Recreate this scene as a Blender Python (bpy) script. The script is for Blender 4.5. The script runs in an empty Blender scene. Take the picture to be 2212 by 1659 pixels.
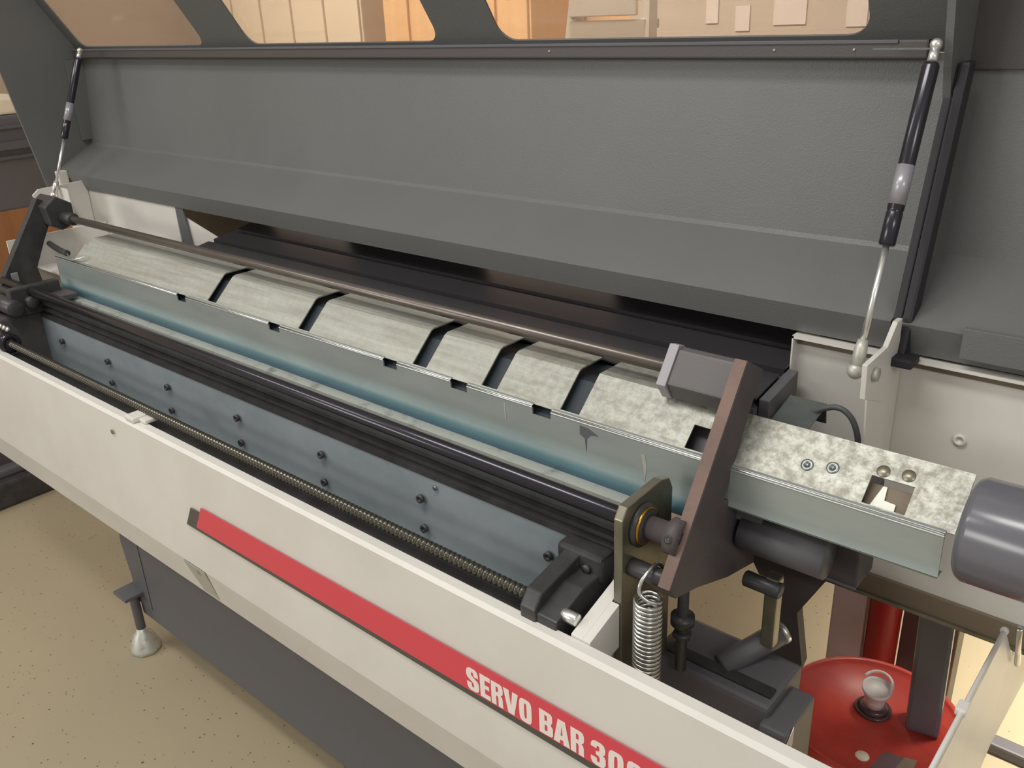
import bpy, bmesh, math, random
from mathutils import Vector, Matrix
random.seed(7)
S = bpy.context.scene
C = S.collection
PI = math.pi

# ------------------------------------------------------------------ camera
EYE = 1.65
F = 1900.0
R_LEFT = Vector((-0.75885, -0.22698, 0.61043))   # world -X seen in camera (x right, y down, z forward)
R_AWAY = Vector((0.65003, -0.32152, 0.68854))    # world +Y
R_DOWN = Vector((0.03998, 0.9193, 0.39153))      # world -Z
cd = bpy.data.cameras.new('camera'); cam = bpy.data.objects.new('camera', cd); C.objects.link(cam)
cd.sensor_width = 36; cd.lens = F / 2212 * 36; cd.clip_start = .02; cd.clip_end = 60
def wdir(i):
    return Vector((-R_LEFT[i], R_AWAY[i], -R_DOWN[i])).normalized()
cx, cy, cz = wdir(0), -wdir(1), -wdir(2)
M = Matrix((cx, cy, cz)).transposed().to_4x4(); M.translation = (0, 0, EYE)
cam.matrix_world = M
S.camera = cam

# ------------------------------------------------------------------ light
S.view_settings.view_transform = 'Standard'; S.view_settings.look = 'None'
S.view_settings.gamma = 1; S.view_settings.exposure = 0.10
w = bpy.data.worlds.new('world'); S.world = w; w.use_nodes = True
w.node_tree.nodes['Background'].inputs[0].default_value = (1, .97, .93, 1)
w.node_tree.nodes['Background'].inputs[1].default_value = 0.38
def area(name, loc, sx, sy, power, col=(1, .97, .925), rot=(0, 0, 0)):
    l = bpy.data.lights.new(name, 'AREA'); l.shape = 'RECTANGLE'; l.size = sx; l.size_y = sy
    l.energy = power; l.color = col
    o = bpy.data.objects.new(name, l); C.objects.link(o); o.location = loc; o.rotation_euler = rot
    return o
area('ceiling_tube_front', (-1.0, -.05, 3.3), 1.5, .45, 34)
area('ceiling_tube_left', (-3.6, -.9, 3.3), 2.4, .4, 38)
lb_ = area('ceiling_tube_back', (-3.6, 2.1, 3.3), 5.4, .4, 102, (1, .95, .89), (.80, 0, 0)); lb_.data.spread = math.radians(88)
area('fill_light_right', (2.8, -1.3, 3.2), 2.0, .4, 55)  # unseen fill light added to brighten faces turned to the right
lr = area('floor_light_right', (.45, 2.2, 3.3), .8, .4, 27, (1, .93, .80)); lr.data.spread = math.radians(40)  # unseen lamp, beam narrowed to brighten only the floor at the right
area('ceiling_light_far', (-4.6, -6.2, 3.0), 3.0, 1.6, 135, (1, .97, .93), (.95, 0, -.5))

# ------------------------------------------------------------------ materials
def lin(c): return tuple(((v / 255) / 12.92 if v / 255 <= .04045 else ((v / 255 + .055) / 1.055) ** 2.4) for v in c) + (1,)
def mat(name, col, rough=.5, metal=0.0, noise=None, col2=None, bump=0, bscale=300, nscale=(8, 8, 8), lo=.35, hi=.65, spec=.5, coat=0):
    m = bpy.data.materials.new(name); m.use_nodes = True
    nt = m.node_tree; b = nt.nodes['Principled BSDF']
    b.inputs['Base Color'].default_value = lin(col); b.inputs['Roughness'].default_value = rough
    b.inputs['Metallic'].default_value = metal; b.inputs['Specular IOR Level'].default_value = spec
    b.inputs['Coat Weight'].default_value = coat
    tc = nt.nodes.new('ShaderNodeTexCoord')
    if col2:
        mp = nt.nodes.new('ShaderNodeMapping'); mp.inputs['Scale'].default_value = nscale
        nz = nt.nodes.new('ShaderNodeTexNoise'); nz.inputs['Scale'].default_value = 1; nz.inputs['Detail'].default_value = 6
        nz.inputs['Roughness'].default_value = .62
        cr = nt.nodes.new('ShaderNodeValToRGB')
        cr.color_ramp.elements[0].position = lo; cr.color_ramp.elements[0].color = lin(col2)
        cr.color_ramp.elements[1].position = hi; cr.color_ramp.elements[1].color = lin(col)
        nt.links.new(tc.outputs['Object'], mp.inputs[0]); nt.links.new(mp.outputs[0], nz.inputs['Vector'])
        nt.links.new(nz.outputs['Fac'], cr.inputs[0]); nt.links.new(cr.outputs[0], b.inputs['Base Color'])
    if bump:
        n2 = nt.nodes.new('ShaderNodeTexNoise'); n2.inputs['Scale'].default_value = bscale; n2.inputs['Detail'].default_value = 2
        bp = nt.nodes.new('ShaderNodeBump'); bp.inputs['Strength'].default_value = bump; bp.inputs['Distance'].default_value = .001
        nt.links.new(tc.outputs['Object'], n2.inputs['Vector']); nt.links.new(n2.outputs['Fac'], bp.inputs['Height'])
        nt.links.new(bp.outputs[0], b.inputs['Normal'])
    return m
MAT = {}
MAT['white'] = mat('white_enamel', (220, 217, 210), .38, col2=(208, 204, 196), nscale=(3, 3, 3), lo=.25, hi=.6)
MAT['hood'] = mat('grey_powder_coat', (108, 109, 108), .40, col2=(102, 103, 102), nscale=(2, 2, 2), bump=.35, bscale=420, spec=.5)
MAT['hoodrail'] = mat('dark_grey_powder_coat', (78, 74, 72), .45, bump=.2, bscale=420)
MAT['dark_tray'] = mat('black_tray_plastic', (54, 52, 55), .24, spec=.85)
MAT['void'] = mat('slot_dark_fill', (44, 52, 60), .6)
MAT['rubber'] = mat('black_rubber', (40, 38, 42), .55)
MAT['blackmetal'] = mat('black_oxide_steel', (74, 73, 74), .4, metal=.2, col2=(56, 55, 55), nscale=(20, 20, 20))
MAT['lit_brown'] = mat('lit_brown_steel', (122, 98, 88), .55, metal=.1, col2=(106, 86, 78), nscale=(12, 12, 12), bump=.3, bscale=200)
MAT['casting'] = mat('dark_casting', (84, 77, 78), .6, col2=(72, 66, 68), nscale=(12, 12, 12), bump=.4, bscale=150)
MAT['galv'] = mat('zinc_plated_sheet', (160, 168, 164), .36, metal=.82, col2=(124, 134, 134), nscale=(3, 9, 9), lo=.3, hi=.7)
MAT['galvdark'] = mat('blued_zinc_sheet', (182, 190, 194), .30, metal=.35, col2=(156, 166, 170), nscale=(5, 8, 8), lo=.3, hi=.7)
MAT['trough'] = mat('worn_zinc_sheet', (180, 182, 172), .38, metal=.22, col2=(158, 157, 146), nscale=(5, 70, 70), lo=.34, hi=.62, bump=.2, bscale=70)
MAT['ledge'] = mat('pale_worn_aluminium', (190, 190, 180), .45, metal=.4, col2=(120, 120, 112), nscale=(30, 30, 30), lo=.25, hi=.45)
MAT['steelbar'] = mat('oxidised_round_bar', (118, 111, 105), .32, metal=.6, col2=(98, 90, 84), nscale=(6, 40, 40), lo=.3, hi=.7)
MAT['shaft'] = mat('dark_polished_shaft', (60, 58, 64), .2, metal=.6)
MAT['screw'] = mat('oily_screw_steel', (96, 93, 84), .28, metal=.8)
MAT['chrome'] = mat('bright_chrome', (236, 236, 232), .28, metal=.85)
MAT['spring'] = mat('zinc_spring_wire', (205, 205, 200), .25, metal=.95)
MAT['plate'] = mat('yellow_zinc_plate', (150, 146, 128), .36, metal=.7, col2=(122, 118, 104), nscale=(14, 14, 14))
MAT['brass'] = mat('brass_ring', (180, 140, 60), .3, metal=.9)
MAT['greyblock'] = mat('grey_block_paint', (94, 91, 90), .5, bump=.2, bscale=300)
MAT['lilac'] = mat('bare_grey_plate', (160, 156, 162), .45)
MAT['pvc'] = mat('grey_pvc', (104, 103, 110), .20, spec=.55)
MAT['standgrey'] = mat('slate_grey_paint', (92, 92, 96), .55, bump=.2, bscale=200)
MAT['red'] = mat('red_decal', (216, 72, 84), .4)
MAT['darkgrey_decal'] = mat('charcoal_decal', (78, 76, 72), .4)
MAT['decalwhite'] = mat('white_decal', (240, 228, 222), .4)
MAT['pail'] = mat('red_pail_plastic', (216, 78, 64), .40, col2=(186, 68, 62), nscale=(9, 9, 9))
MAT['whiteplastic'] = mat('white_plastic', (246, 240, 238), .4)
MAT['smoke'] = mat('smoked_plastic', (92, 72, 74), .15)
MAT['black'] = mat('black_paint', (96, 94, 98), .5)
MAT['tan'] = mat('tan_painted_leg', (122, 108, 90), .6)
MAT['redpost'] = mat('red_paint', (176, 34, 36), .45)
MAT['greypost'] = mat('pale_grey_paint', (214, 206, 210), .45)
MAT['darkbrown'] = mat('dark_brown_panel', (100, 78, 82), .6)
MAT['label'] = mat('label_paper', (160, 158, 164), .3, metal=.3)
MAT['wood'] = mat('varnished_wood', (226, 182, 128), .5, col2=(212, 166, 112), nscale=(14, 14, .6), lo=.3, hi=.7)
MAT['woodbrown'] = mat('brown_wood', (176, 126, 84), .5, col2=(150, 104, 70), nscale=(8, 8, 1), lo=.3, hi=.7)
MAT['plaster'] = mat('pinkish_beige_plaster', (186, 172, 152), .8)
MAT['locker'] = mat('beige_locker_enamel', (212, 196, 168), .45)
MAT['cream'] = mat('cream_paint', (240, 226, 204), .5)
MAT['creamdark'] = mat('shaded_cream', (226, 212, 188), .5)  # darker copy of the cream, shade painted into the ladder steps
MAT['paper'] = mat('paper', (212, 200, 186), .7)

def floor_mat():
    m = bpy.data.materials.new('speckled_floor'); m.use_nodes = True; nt = m.node_tree; b = nt.nodes['Principled BSDF']
    tc = nt.nodes.new('ShaderNodeTexCoord')
    vo = nt.nodes.new('ShaderNodeTexVoronoi'); vo.inputs['Scale'].default_value = 46; vo.inputs['Randomness'].default_value = 1
    nz = nt.nodes.new('ShaderNodeTexNoise'); nz.inputs['Scale'].default_value = 60; nz.inputs['Detail'].default_value = 3
    ad = nt.nodes.new('ShaderNodeMath'); ad.operation = 'MULTIPLY_ADD'; ad.inputs[1].default_value = .22
    nt.links.new(tc.outputs['Object'], vo.inputs['Vector']); nt.links.new(tc.outputs['Object'], nz.inputs['Vector'])
    nt.links.new(nz.outputs['Fac'], ad.inputs[0]); nt.links.new(vo.outputs['Distance'], ad.inputs[2])
    cr = nt.nodes.new('ShaderNodeValToRGB')
    cr.color_ramp.elements[0].position = .17; cr.color_ramp.elements[0].color = (0, 0, 0, 1)
    cr.color_ramp.elements[1].position = .235; cr.color_ramp.elements[1].color = (1, 1, 1, 1)
    nt.links.new(ad.outputs[0], cr.inputs[0])
    n3 = nt.nodes.new('ShaderNodeTexNoise'); n3.inputs['Scale'].default_value = 2.2; n3.inputs['Detail'].default_value = 4
    nt.links.new(tc.outputs['Object'], n3.inputs['Vector'])
    base = nt.nodes.new('ShaderNodeMix'); base.data_type = 'RGBA'
    base.inputs[6].default_value = lin((170, 156, 128)); base.inputs[7].default_value = lin((158, 148, 124))
    nt.links.new(n3.outputs['Fac'], base.inputs[0])
    mx = nt.nodes.new('ShaderNodeMix'); mx.data_type = 'RGBA'; mx.inputs[6].default_value = lin((92, 76, 58))
    nt.links.new(cr.outputs[0], mx.inputs[0]); nt.links.new(base.outputs[2], mx.inputs[7]); nt.links.new(mx.outputs[2], b.inputs['Base Color'])
    b.inputs['Roughness'].default_value = .5
    return m
MAT['floor'] = floor_mat()

def grime(m):
    """fine dark grime that gets denser towards the right (lathe) end of the sheet"""
    nt = m.node_tree; b = nt.nodes['Principled BSDF']; src = b.inputs['Base Color'].links[0].from_socket
    tc = nt.nodes.new('ShaderNodeTexCoord'); sp = nt.nodes.new('ShaderNodeSeparateXYZ'); nt.links.new(tc.outputs['Object'], sp.inputs[0])
    mr = nt.nodes.new('ShaderNodeMapRange'); mr.inputs[1].default_value = -1.0; mr.inputs[2].default_value = -.3; mr.inputs[3].default_value = .15; mr.inputs[4].default_value = .8
    nt.links.new(sp.outputs[0], mr.inputs[0])
    nz = nt.nodes.new('ShaderNodeTexNoise'); nz.inputs['Scale'].default_value = 80; nz.inputs['Detail'].default_value = 9; nz.inputs['Roughness'].default_value = .7
    nt.links.new(tc.outputs['Object'], nz.inputs['Vector'])
    cr = nt.nodes.new('ShaderNodeValToRGB'); cr.color_ramp.elements[0].position = .40; cr.color_ramp.elements[0].color = lin((150, 144, 130)); cr.color_ramp.elements[1].position = .60; cr.color_ramp.elements[1].color = (1, 1, 1, 1)
    nt.links.new(nz.outputs['Fac'], cr.inputs[0])
    mx = nt.nodes.new('ShaderNodeMix'); mx.data_type = 'RGBA'; mx.blend_type = 'MULTIPLY'
    nt.links.new(mr.outputs[0], mx.inputs[0]); nt.links.new(src, mx.inputs[6]); nt.links.new(cr.outputs[0], mx.inputs[7]); nt.links.new(mx.outputs[2], b.inputs['Base Color'])
def blue_reflection(m, z0, z1):
    """blue reflection and bright highlight low on the sheet, painted into its colour"""
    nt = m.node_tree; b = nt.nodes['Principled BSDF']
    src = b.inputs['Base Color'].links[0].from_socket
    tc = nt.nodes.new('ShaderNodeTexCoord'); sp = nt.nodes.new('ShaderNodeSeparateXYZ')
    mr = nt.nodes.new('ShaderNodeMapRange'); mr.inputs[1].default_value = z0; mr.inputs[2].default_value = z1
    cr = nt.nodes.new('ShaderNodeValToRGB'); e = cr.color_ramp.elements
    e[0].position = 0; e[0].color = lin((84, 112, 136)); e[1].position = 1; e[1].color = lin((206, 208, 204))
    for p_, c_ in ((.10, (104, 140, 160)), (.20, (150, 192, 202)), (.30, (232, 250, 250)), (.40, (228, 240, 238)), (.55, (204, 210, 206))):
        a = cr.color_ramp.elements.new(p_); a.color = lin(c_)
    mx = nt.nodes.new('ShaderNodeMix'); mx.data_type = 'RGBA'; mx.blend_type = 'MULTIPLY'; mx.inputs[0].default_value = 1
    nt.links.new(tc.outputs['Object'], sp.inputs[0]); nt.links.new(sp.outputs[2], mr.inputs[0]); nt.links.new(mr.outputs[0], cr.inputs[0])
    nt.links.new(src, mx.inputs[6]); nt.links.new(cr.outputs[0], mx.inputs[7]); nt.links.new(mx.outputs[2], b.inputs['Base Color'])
grime(MAT['trough'])
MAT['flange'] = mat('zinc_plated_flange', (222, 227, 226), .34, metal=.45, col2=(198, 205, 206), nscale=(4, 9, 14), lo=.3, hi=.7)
blue_reflection(MAT['flange'], .978, 1.077)  # painted reflection: teal highlight above a dark blue edge

def glazing():
    m = bpy.data.materials.new('scuffed_clear_glazing'); m.use_nodes = True; nt = m.node_tree
    nt.nodes.remove(nt.nodes['Principled BSDF']); out = nt.nodes['Material Output']
    tr = nt.nodes.new('ShaderNodeBsdfTransparent'); tr.inputs[0].default_value = (.86, .82, .79, 1)
    df = nt.nodes.new('ShaderNodeBsdfTranslucent'); df.inputs[0].default_value = (.7, .64, .60, 1)
    gl = nt.nodes.new('ShaderNodeBsdfGlossy'); gl.inputs['Roughness'].default_value = .12
    m1 = nt.nodes.new('ShaderNodeMixShader'); m1.inputs[0].default_value = .22
    m2 = nt.nodes.new('ShaderNodeMixShader'); m2.inputs[0].default_value = .06
    nt.links.new(tr.outputs[0], m1.inputs[1]); nt.links.new(df.outputs[0], m1.inputs[2])
    nt.links.new(m1.outputs[0], m2.inputs[1]); nt.links.new(gl.outputs[0], m2.inputs[2]); nt.links.new(m2.outputs[0], out.inputs[0])
    return m
MAT['glazing'] = glazing()

# ------------------------------------------------------------------ mesh helpers
def V(*a): return Vector(a)
class MB:
    def __init__(s): s.bm = bmesh.new()
    def box(s, x0, x1, y0, y1, z0, z1, bev=0, rot=None, org=None):
        t = bmesh.new(); bmesh.ops.create_cube(t, size=1)
        for v in t.verts:
            v.co = Vector(((x0 + x1) / 2 + v.co.x * (x1 - x0), (y0 + y1) / 2 + v.co.y * (y1 - y0), (z0 + z1) / 2 + v.co.z * (z1 - z0)))
        if bev: bmesh.ops.bevel(t, geom=list(t.edges), offset=bev, segments=2, affect='EDGES', profile=.6)
        if rot is not None:
            o = Vector(org) if org else Vector(((x0 + x1) / 2, (y0 + y1) / 2, (z0 + z1) / 2))
            for v in t.verts: v.co = rot @ (v.co - o) + o
        s.merge(t); return s
    def merge(s, t):
        me = bpy.data.meshes.new('tmp'); t.to_mesh(me); t.free(); s.bm.from_mesh(me); bpy.data.meshes.remove(me)
    def prism(s, pts, x0, x1, bev=0):
        """closed polygon in (y,z) extruded along x"""
        t = bmesh.new()
        a = [t.verts.new((x0, p[0], p[1])) for p in pts]; b = [t.verts.new((x1, p[0], p[1])) for p in pts]
        t.faces.new(a); t.faces.new(b[::-1]); n = len(pts)
        for i in range(n): t.faces.new((a[i], b[i], b[(i + 1) % n], a[(i + 1) % n]))
        bmesh.ops.recalc_face_normals(t, faces=list(t.faces))
        if bev: bmesh.ops.bevel(t, geom=list(t.edges), offset=bev, segments=2, affect='EDGES', profile=.6)
        s.merge(t); return s
    def sheet(s, line, th, x0, x1):
        """open bent profile in (y,z), thickness th, extruded along x"""
        n = len(line); off = []
        for i in range(n):
            ns = []
            for j in (i - 1, i):
                if 0 <= j < n - 1:
                    dy = line[j + 1][0] - line[j][0]; dz = line[j + 1][1] - line[j][1]; l = math.hypot(dy, dz); ns.append((-dz / l, dy / l))
            ny = sum(a[0] for a in ns) / len(ns); nz = sum(a[1] for a in ns) / len(ns); q = ny * ny + nz * nz
            off.append((line[i][0] + ny / q * th, line[i][1] + nz / q * th))
        t = bmesh.new()
        ring = []
        for x in (x0, x1):
            ring.append(([t.verts.new((x, *p)) for p in line], [t.verts.new((x, *p)) for p in off]))
        (a0, b0), (a1, b1) = ring
        for i in range(n - 1):
            t.faces.new((a0[i], a0[i + 1], a1[i + 1], a1[i])); t.faces.new((b0[i], b1[i], b1[i + 1], b0[i + 1]))
            t.faces.new((a0[i], b0[i], b0[i + 1], a0[i + 1])); t.faces.new((a1[i], a1[i + 1], b1[i + 1], b1[i]))
        t.faces.new((a0[0], a1[0], b1[0], b0[0])); t.faces.new((a0[-1], b0[-1], b1[-1], a1[-1]))
        bmesh.ops.recalc_face_normals(t, faces=list(t.faces))
        s.merge(t); return s
    def poly(s, pts, n, th):
        """planar polygon (3d points) thickened by th along n"""
        t = bmesh.new(); n = Vector(n).normalized() * th
        a = [t.verts.new(Vector(p)) for p in pts]; b = [t.verts.new(Vector(p) + n) for p in pts]; k = len(pts)
        t.faces.new(a); t.faces.new(b[::-1])
        for i in range(k): t.faces.new((a[i], b[i], b[(i + 1) % k], a[(i + 1) % k]))
        bmesh.ops.recalc_face_normals(t, faces=list(t.faces)); s.merge(t); return s
    def lathe(s, prof, p0, axis, seg=24):
        """profile [(distance, radius)] about an axis from p0"""
        ax = Vector(axis).normalized(); u = ax.orthogonal().normalized(); v = ax.cross(u); p0 = Vector(p0)
        t = bmesh.new(); rings = []
        for d, r in prof:
            if r <= 1e-6: rings.append([t.verts.new(p0 + ax * d)])
            else: rings.append([t.verts.new(p0 + ax * d + (u * math.cos(2 * PI * i / seg) + v * math.sin(2 * PI * i / seg)) * r) for i in range(seg)])
        for a, b in zip(rings, rings[1:]):
            if len(a) == 1 and len(b) == 1: continue
            for i in range(seg):
                j = (i + 1) % seg
                if len(a) == 1: t.faces.new((a[0], b[i], b[j]))
                elif len(b) == 1: t.faces.new((a[i], a[j], b[0]))
                else: t.faces.new((a[i], a[j], b[j], b[i]))
        for f in t.faces: f.smooth = True
        bmesh.ops.recalc_face_normals(t, faces=list(t.faces)); s.merge(t); return s
    def rod(s, p0, p1, r, seg=20, ch=0):
        p0 = Vector(p0); p1 = Vector(p1); L = (p1 - p0).length
        e = min(r * .15, .002)
        return s.lathe([(0, 0), (0, r - e), (e, r), (L - e, r), (L, r - e), (L, 0)], p0, p1 - p0, seg)
    def tube(s, pts, r, seg=10, closed=False):
        t = bmesh.new(); pts = [Vector(p) for p in pts]; n = len(pts); rings = []; u = None
        for i, p in enumerate(pts):
            d = (pts[min(i + 1, n - 1)] - pts[max(i - 1, 0)]).normalized()
            if u is None: u = d.orthogonal().normalized()
            u = (u - d * u.dot(d)).normalized(); v = d.cross(u)
            rings.append([t.verts.new(p + (u * math.cos(2 * PI * k / seg) + v * math.sin(2 * PI * k / seg)) * r) for k in range(seg)])
        for a, b in zip(rings, rings[1:]):
            for i in range(seg): t.faces.new((a[i], a[(i + 1) % seg], b[(i + 1) % seg], b[i]))
        t.faces.new(rings[0]); t.faces.new(rings[-1][::-1])
        for f in t.faces: f.smooth = len(f.verts) == 4
        bmesh.ops.recalc_face_normals(t, faces=list(t.faces)); s.merge(t); return s
    def ball(s, p, r, seg=16):
        t = bmesh.new(); bmesh.ops.create_uvsphere(t, u_segments=seg, v_segments=seg // 2 + 2, radius=r, matrix=Matrix.Translation(Vector(p)))
        for f in t.faces: f.smooth = True
        s.merge(t); return s
    def build(s, name, m, parent=None, label=None):
        me = bpy.data.meshes.new(name); s.bm.to_mesh(me); s.bm.free(); me.materials.append(MAT[m] if isinstance(m, str) else m)
        o = bpy.data.objects.new(name, me); C.objects.link(o)
        if parent is not None:
            o.parent = parent; base = parent
            off = Vector(parent.location)
            while parent.parent is not None: parent = parent.parent; off += Vector(parent.location)
            o.location = -off if False else Vector((0, 0, 0)) - off
        if label: o['label'] = label
        return o
def thing(name, label, cat, loc=(0, 0, 0), group=None):
    o = bpy.data.objects.new(name, None); C.objects.link(o); o.location = loc
    o['label'] = label; o['category'] = cat
    if group: o['group'] = group
    return o
def tag(o, label, cat, group=None):
    o['label'] = label; o['category'] = cat
    if group: o['group'] = group
    return o
def struct(o): o['kind'] = 'structure'; return o

def holed_plate(outer, holes, origin, ux, uy, th):
    """flat plate with cut-outs; 2d loops mapped by origin + a*ux + b*uy"""
    t = bmesh.new(); ux = Vector(ux); uy = Vector(uy); o = Vector(origin); edges = []
    for loop in [outer] + holes:
        vs = [t.verts.new(o + ux * a + uy * b) for a, b in loop]
        for i in range(len(vs)): edges.append(t.edges.new((vs[i], vs[(i + 1) % len(vs)])))
    bmesh.ops.triangle_fill(t, edges=edges, use_beauty=True)
    n = ux.cross(uy).normalized() * th
    r = bmesh.ops.extrude_face_region(t, geom=list(t.faces))
    bmesh.ops.translate(t, vec=n, verts=[e for e in r['geom'] if isinstance(e, bmesh.types.BMVert)])
    bmesh.ops.recalc_face_normals(t, faces=list(t.faces))
    m = MB(); m.merge(t); return m
def rrect(x0, x1, y0, y1, r, n=6):
    p = []
    for cx_, cy_, a0 in ((x1 - r, y0 + r, -90), (x1 - r, y1 - r, 0), (x0 + r, y1 - r, 90), (x0 + r, y0 + r, 180)):
        for i in range(n + 1):
            a = math.radians(a0 + 90 * i / n); p.append((cx_ + r * math.cos(a), cy_ + r * math.sin(a)))
    return p
def circ(x, y, r, n=20): return [(x + r * math.cos(2 * PI * i / n), y + r * math.sin(2 * PI * i / n)) for i in range(n)]

# ------------------------------------------------------------------ the room
struct(MB().box(-7, 3.5, -3, 5.0, -.05, 0).build('floor', 'floor'))
struct(MB().box(-7, -.2, 4.6, 4.7, 0, 3.6).build('wall_back', 'wood'))
struct(MB().box(-.2, 3.5, 4.6, 4.7, 0, 3.6).build('wall_back', 'plaster'))
struct(MB().box(-7.1, -7, -3, 4.7, 0, 3.6).build('wall_left', 'plaster'))

# ================================================================== THE BAR FEEDER
bf = thing('bar_feeder', 'long white bar feeder with open grey windowed hood and red stripe on its front panel', 'bar feeder', (-1.4, .9, 0))
P = bf
# ---- front panel
PT = 1.65 - 1.06 * .72      # top edge height .887
fp = MB().sheet([(.742, .598 - .085 - .006), (.72, .598), (.72, PT - .006), (.726, PT), (.742, PT), (.742, PT - .02)][::-1], .003, -2.78, -.1405).build('front_panel', 'white', P)
# decals (their own thin film on the panel face)
YF = .7168
def film(pts, m, name, y=YF, th=.0006, label=None):
    return MB().poly([(a, y, b) for a, b in pts], (0, -1, 0), th).build(name, m, fp, label)
film([(-1.512, .756), (-.16, .770), (-.16, .708), (-1.543, .706)], 'darkgrey_decal', 'stripe_border', YF + .0004)
film([(-1.469, .771), (-.16, .785), (-.16, .722), (-1.503, .7135)], 'red', 'red_stripe')
def ell(x0, x1, y0, y1, e=.5):
    """loop of a squarish oval"""
    p = []
    for k in range(28):
        a = 2 * PI * k / 28; c, q_ = math.cos(a), math.sin(a)
        p.append(((x0 + x1) / 2 + (x1 - x0) / 2 * math.copysign(abs(c) ** e, c), (y0 + y1) / 2 + (y1 - y0) / 2 * math.copysign(abs(q_) ** e, q_)))
    return p
bowl = lambda x, y0, y1, w: [(x, y0), (x + w * .75, y0 + .015), (x + w, y0 + .10), (x + w, y1 - .10), (x + w * .75, y1 - .015), (x, y1)]
GL = {
 'E': ([(0, 0), (1, 0), (1, .19), (.48, .19), (.48, .42), (.9, .42), (.9, .59), (.48, .59), (.48, .81), (1, .81), (1, 1), (0, 1)], []),
 'V': ([(.30, 0), (.70, 0), (1, 1), (.62, 1), (.50, .34), (.38, 1), (0, 1)], []),
 'A': ([(0, 0), (.37, 0), (.41, .17), (.59, .17), (.63, 0), (1, 0), (.72, 1), (.28, 1)], [[(.44, .35), (.56, .35), (.50, .76)]]),
 'O': (ell(0, 1, 0, 1), [ell(.40, .60, .17, .83, .6)]),
 '0': (ell(0, 1, 0, 1), [ell(.39, .61, .17, .83, .6)]),
 'B': ([(0, 0)] + bowl(.5, 0, .50, .5)[:-1] + [(.88, .52)] + bowl(.5, .54, 1, .46)[1:] + [(0, 1)], [[(.40, .16), (.56, .17), (.60, .22), (.60, .38), (.56, .43), (.40, .43)], [(.40, .60), (.55, .60), (.58, .64), (.58, .79), (.55, .84), (.40, .84)]]),
 'R': ([(0, 0), (.40, 0), (.40, .44), (.52, .44), (.58, .38), (.58, 0), (.97, 0), (.95, .36), (.90, .45), (.78, .51), (.92, .57), (.98, .66), (.98, .84), (.90, .96), (.75, 1), (0, 1)], [[(.40, .60), (.54, .60), (.59, .65), (.59, .79), (.54, .84), (.40, .84)]]),
 'S': ([(.03, .34), (.03, .20), (.10, .07), (.28, 0), (.70, 0), (.90, .06), (1, .19), (1, .38), (.92, .50), (.62, .60), (.42, .68), (.40, .80), (.48, .85), (.56, .82), (.59, .75), (.59, .67), (.96, .67), (.96, .80), (.88, .94), (.70, 1), (.28, 1), (.10, .94), (0, .80), (0, .64), (.08, .53), (.38, .43), (.57, .34), (.60, .22), (.52, .15), (.44, .18), (.41, .26), (.41, .34)], []),
 '3': ([(0, .31), (0, .18), (.10, .05), (.30, 0), (.68, 0), (.88, .05), (1, .18), (1, .40), (.92, .50), (.78, .53), (.90, .58), (.97, .66), (.97, .82), (.88, .95), (.68, 1), (.30, 1), (.10, .95), (0, .82), (0, .71), (.39, .71), (.40, .80), (.49, .85), (.57, .81), (.58, .68), (.52, .61), (.34, .59), (.34, .45), (.53, .43), (.60, .36), (.60, .21), (.51, .15), (.42, .19), (.40, .31)], []),
}
LX = [('S', -.750, -.725), ('E', -.7225, -.7025), ('R', -.7005, -.6775), ('V', -.677, -.649), ('O', -.6475, -.6245), ('B', -.611, -.587), ('A', -.586, -.558), ('R', -.5565, -.5335), ('3', -.523, -.499), ('0', -.495, -.471), ('0', -.466, -.443)]
for ch, a, b in LX:
    ol, hs = GL[ch]
    holed_plate(ol, hs, (a, YF - .0009, .7215), (b - a, 0, 0), (0, 0, .0415), .0003).build('letter', 'decalwhite', fp)
# paint nicks, round hole and the little clip on the rim
MB().lathe([(0, 0), (0, .006), (.001, .0055), (.001, 0)], (-1.80, .7168, .842), (0, -1, 0), 14).build('plug', 'tan', fp)
MB().box(-1.735, -1.697, .722, .756, PT + .0005, PT + .012, .004).box(-1.70, -1.672, .735, .765, PT + .0005, PT + .009, .003).build('rim_clip', 'white', fp)
MB().poly([(-1.60, .7185, .597), (-1.515, .7185, .597), (-1.515, .7405, .514), (-1.575, .7405, .514)], (0, -.97, -.25), .0008).build('seam_patch', 'ledge', fp)
# ---- stand beneath
MB().prism([(.83, .119), (.83, .56), (.845, .60), (1.12, .60), (1.12, .119)], -2.17, -.60, .004).build('base_beam', 'standgrey', P)
MB().poly([(-2.20, .828, .345), (-2.165, .828, .55), (-2.10, .828, .55), (-2.10, .828, .16), (-2.17, .828, .16)], (0, 1, 0), .30).build('stand_end', 'standgrey', P)
lf = MB().lathe([(0, 0), (0, .042), (.008, .044), (.014, .042), (.055, .026), (.062, .018), (.075, .014), (.075, 0)], (-2.172, .815, 0), (0, 0, 1), 8).build('leveling_foot', 'ledge', P, 'silver bell shaped foot')
MB().rod((-2.172, .815, .06), (-2.172, .815, .20), .013).build('foot_stem', 'black', lf)
MB().prism([(.775, .20), (.775, .21), (.86, .21), (.86, .20)], -2.20, -2.13, .002).build('foot_bracket', 'standgrey', lf)
# far legs of the stand
MB().box(-.60, -.55, 1.05, 1.11, 0, .62, .004).build('stand_leg', 'standgrey', P)
MB().box(-2.2, -2.12, 1.05, 1.13, 0, .6, .004).build('stand_leg', 'standgrey', P)

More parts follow.
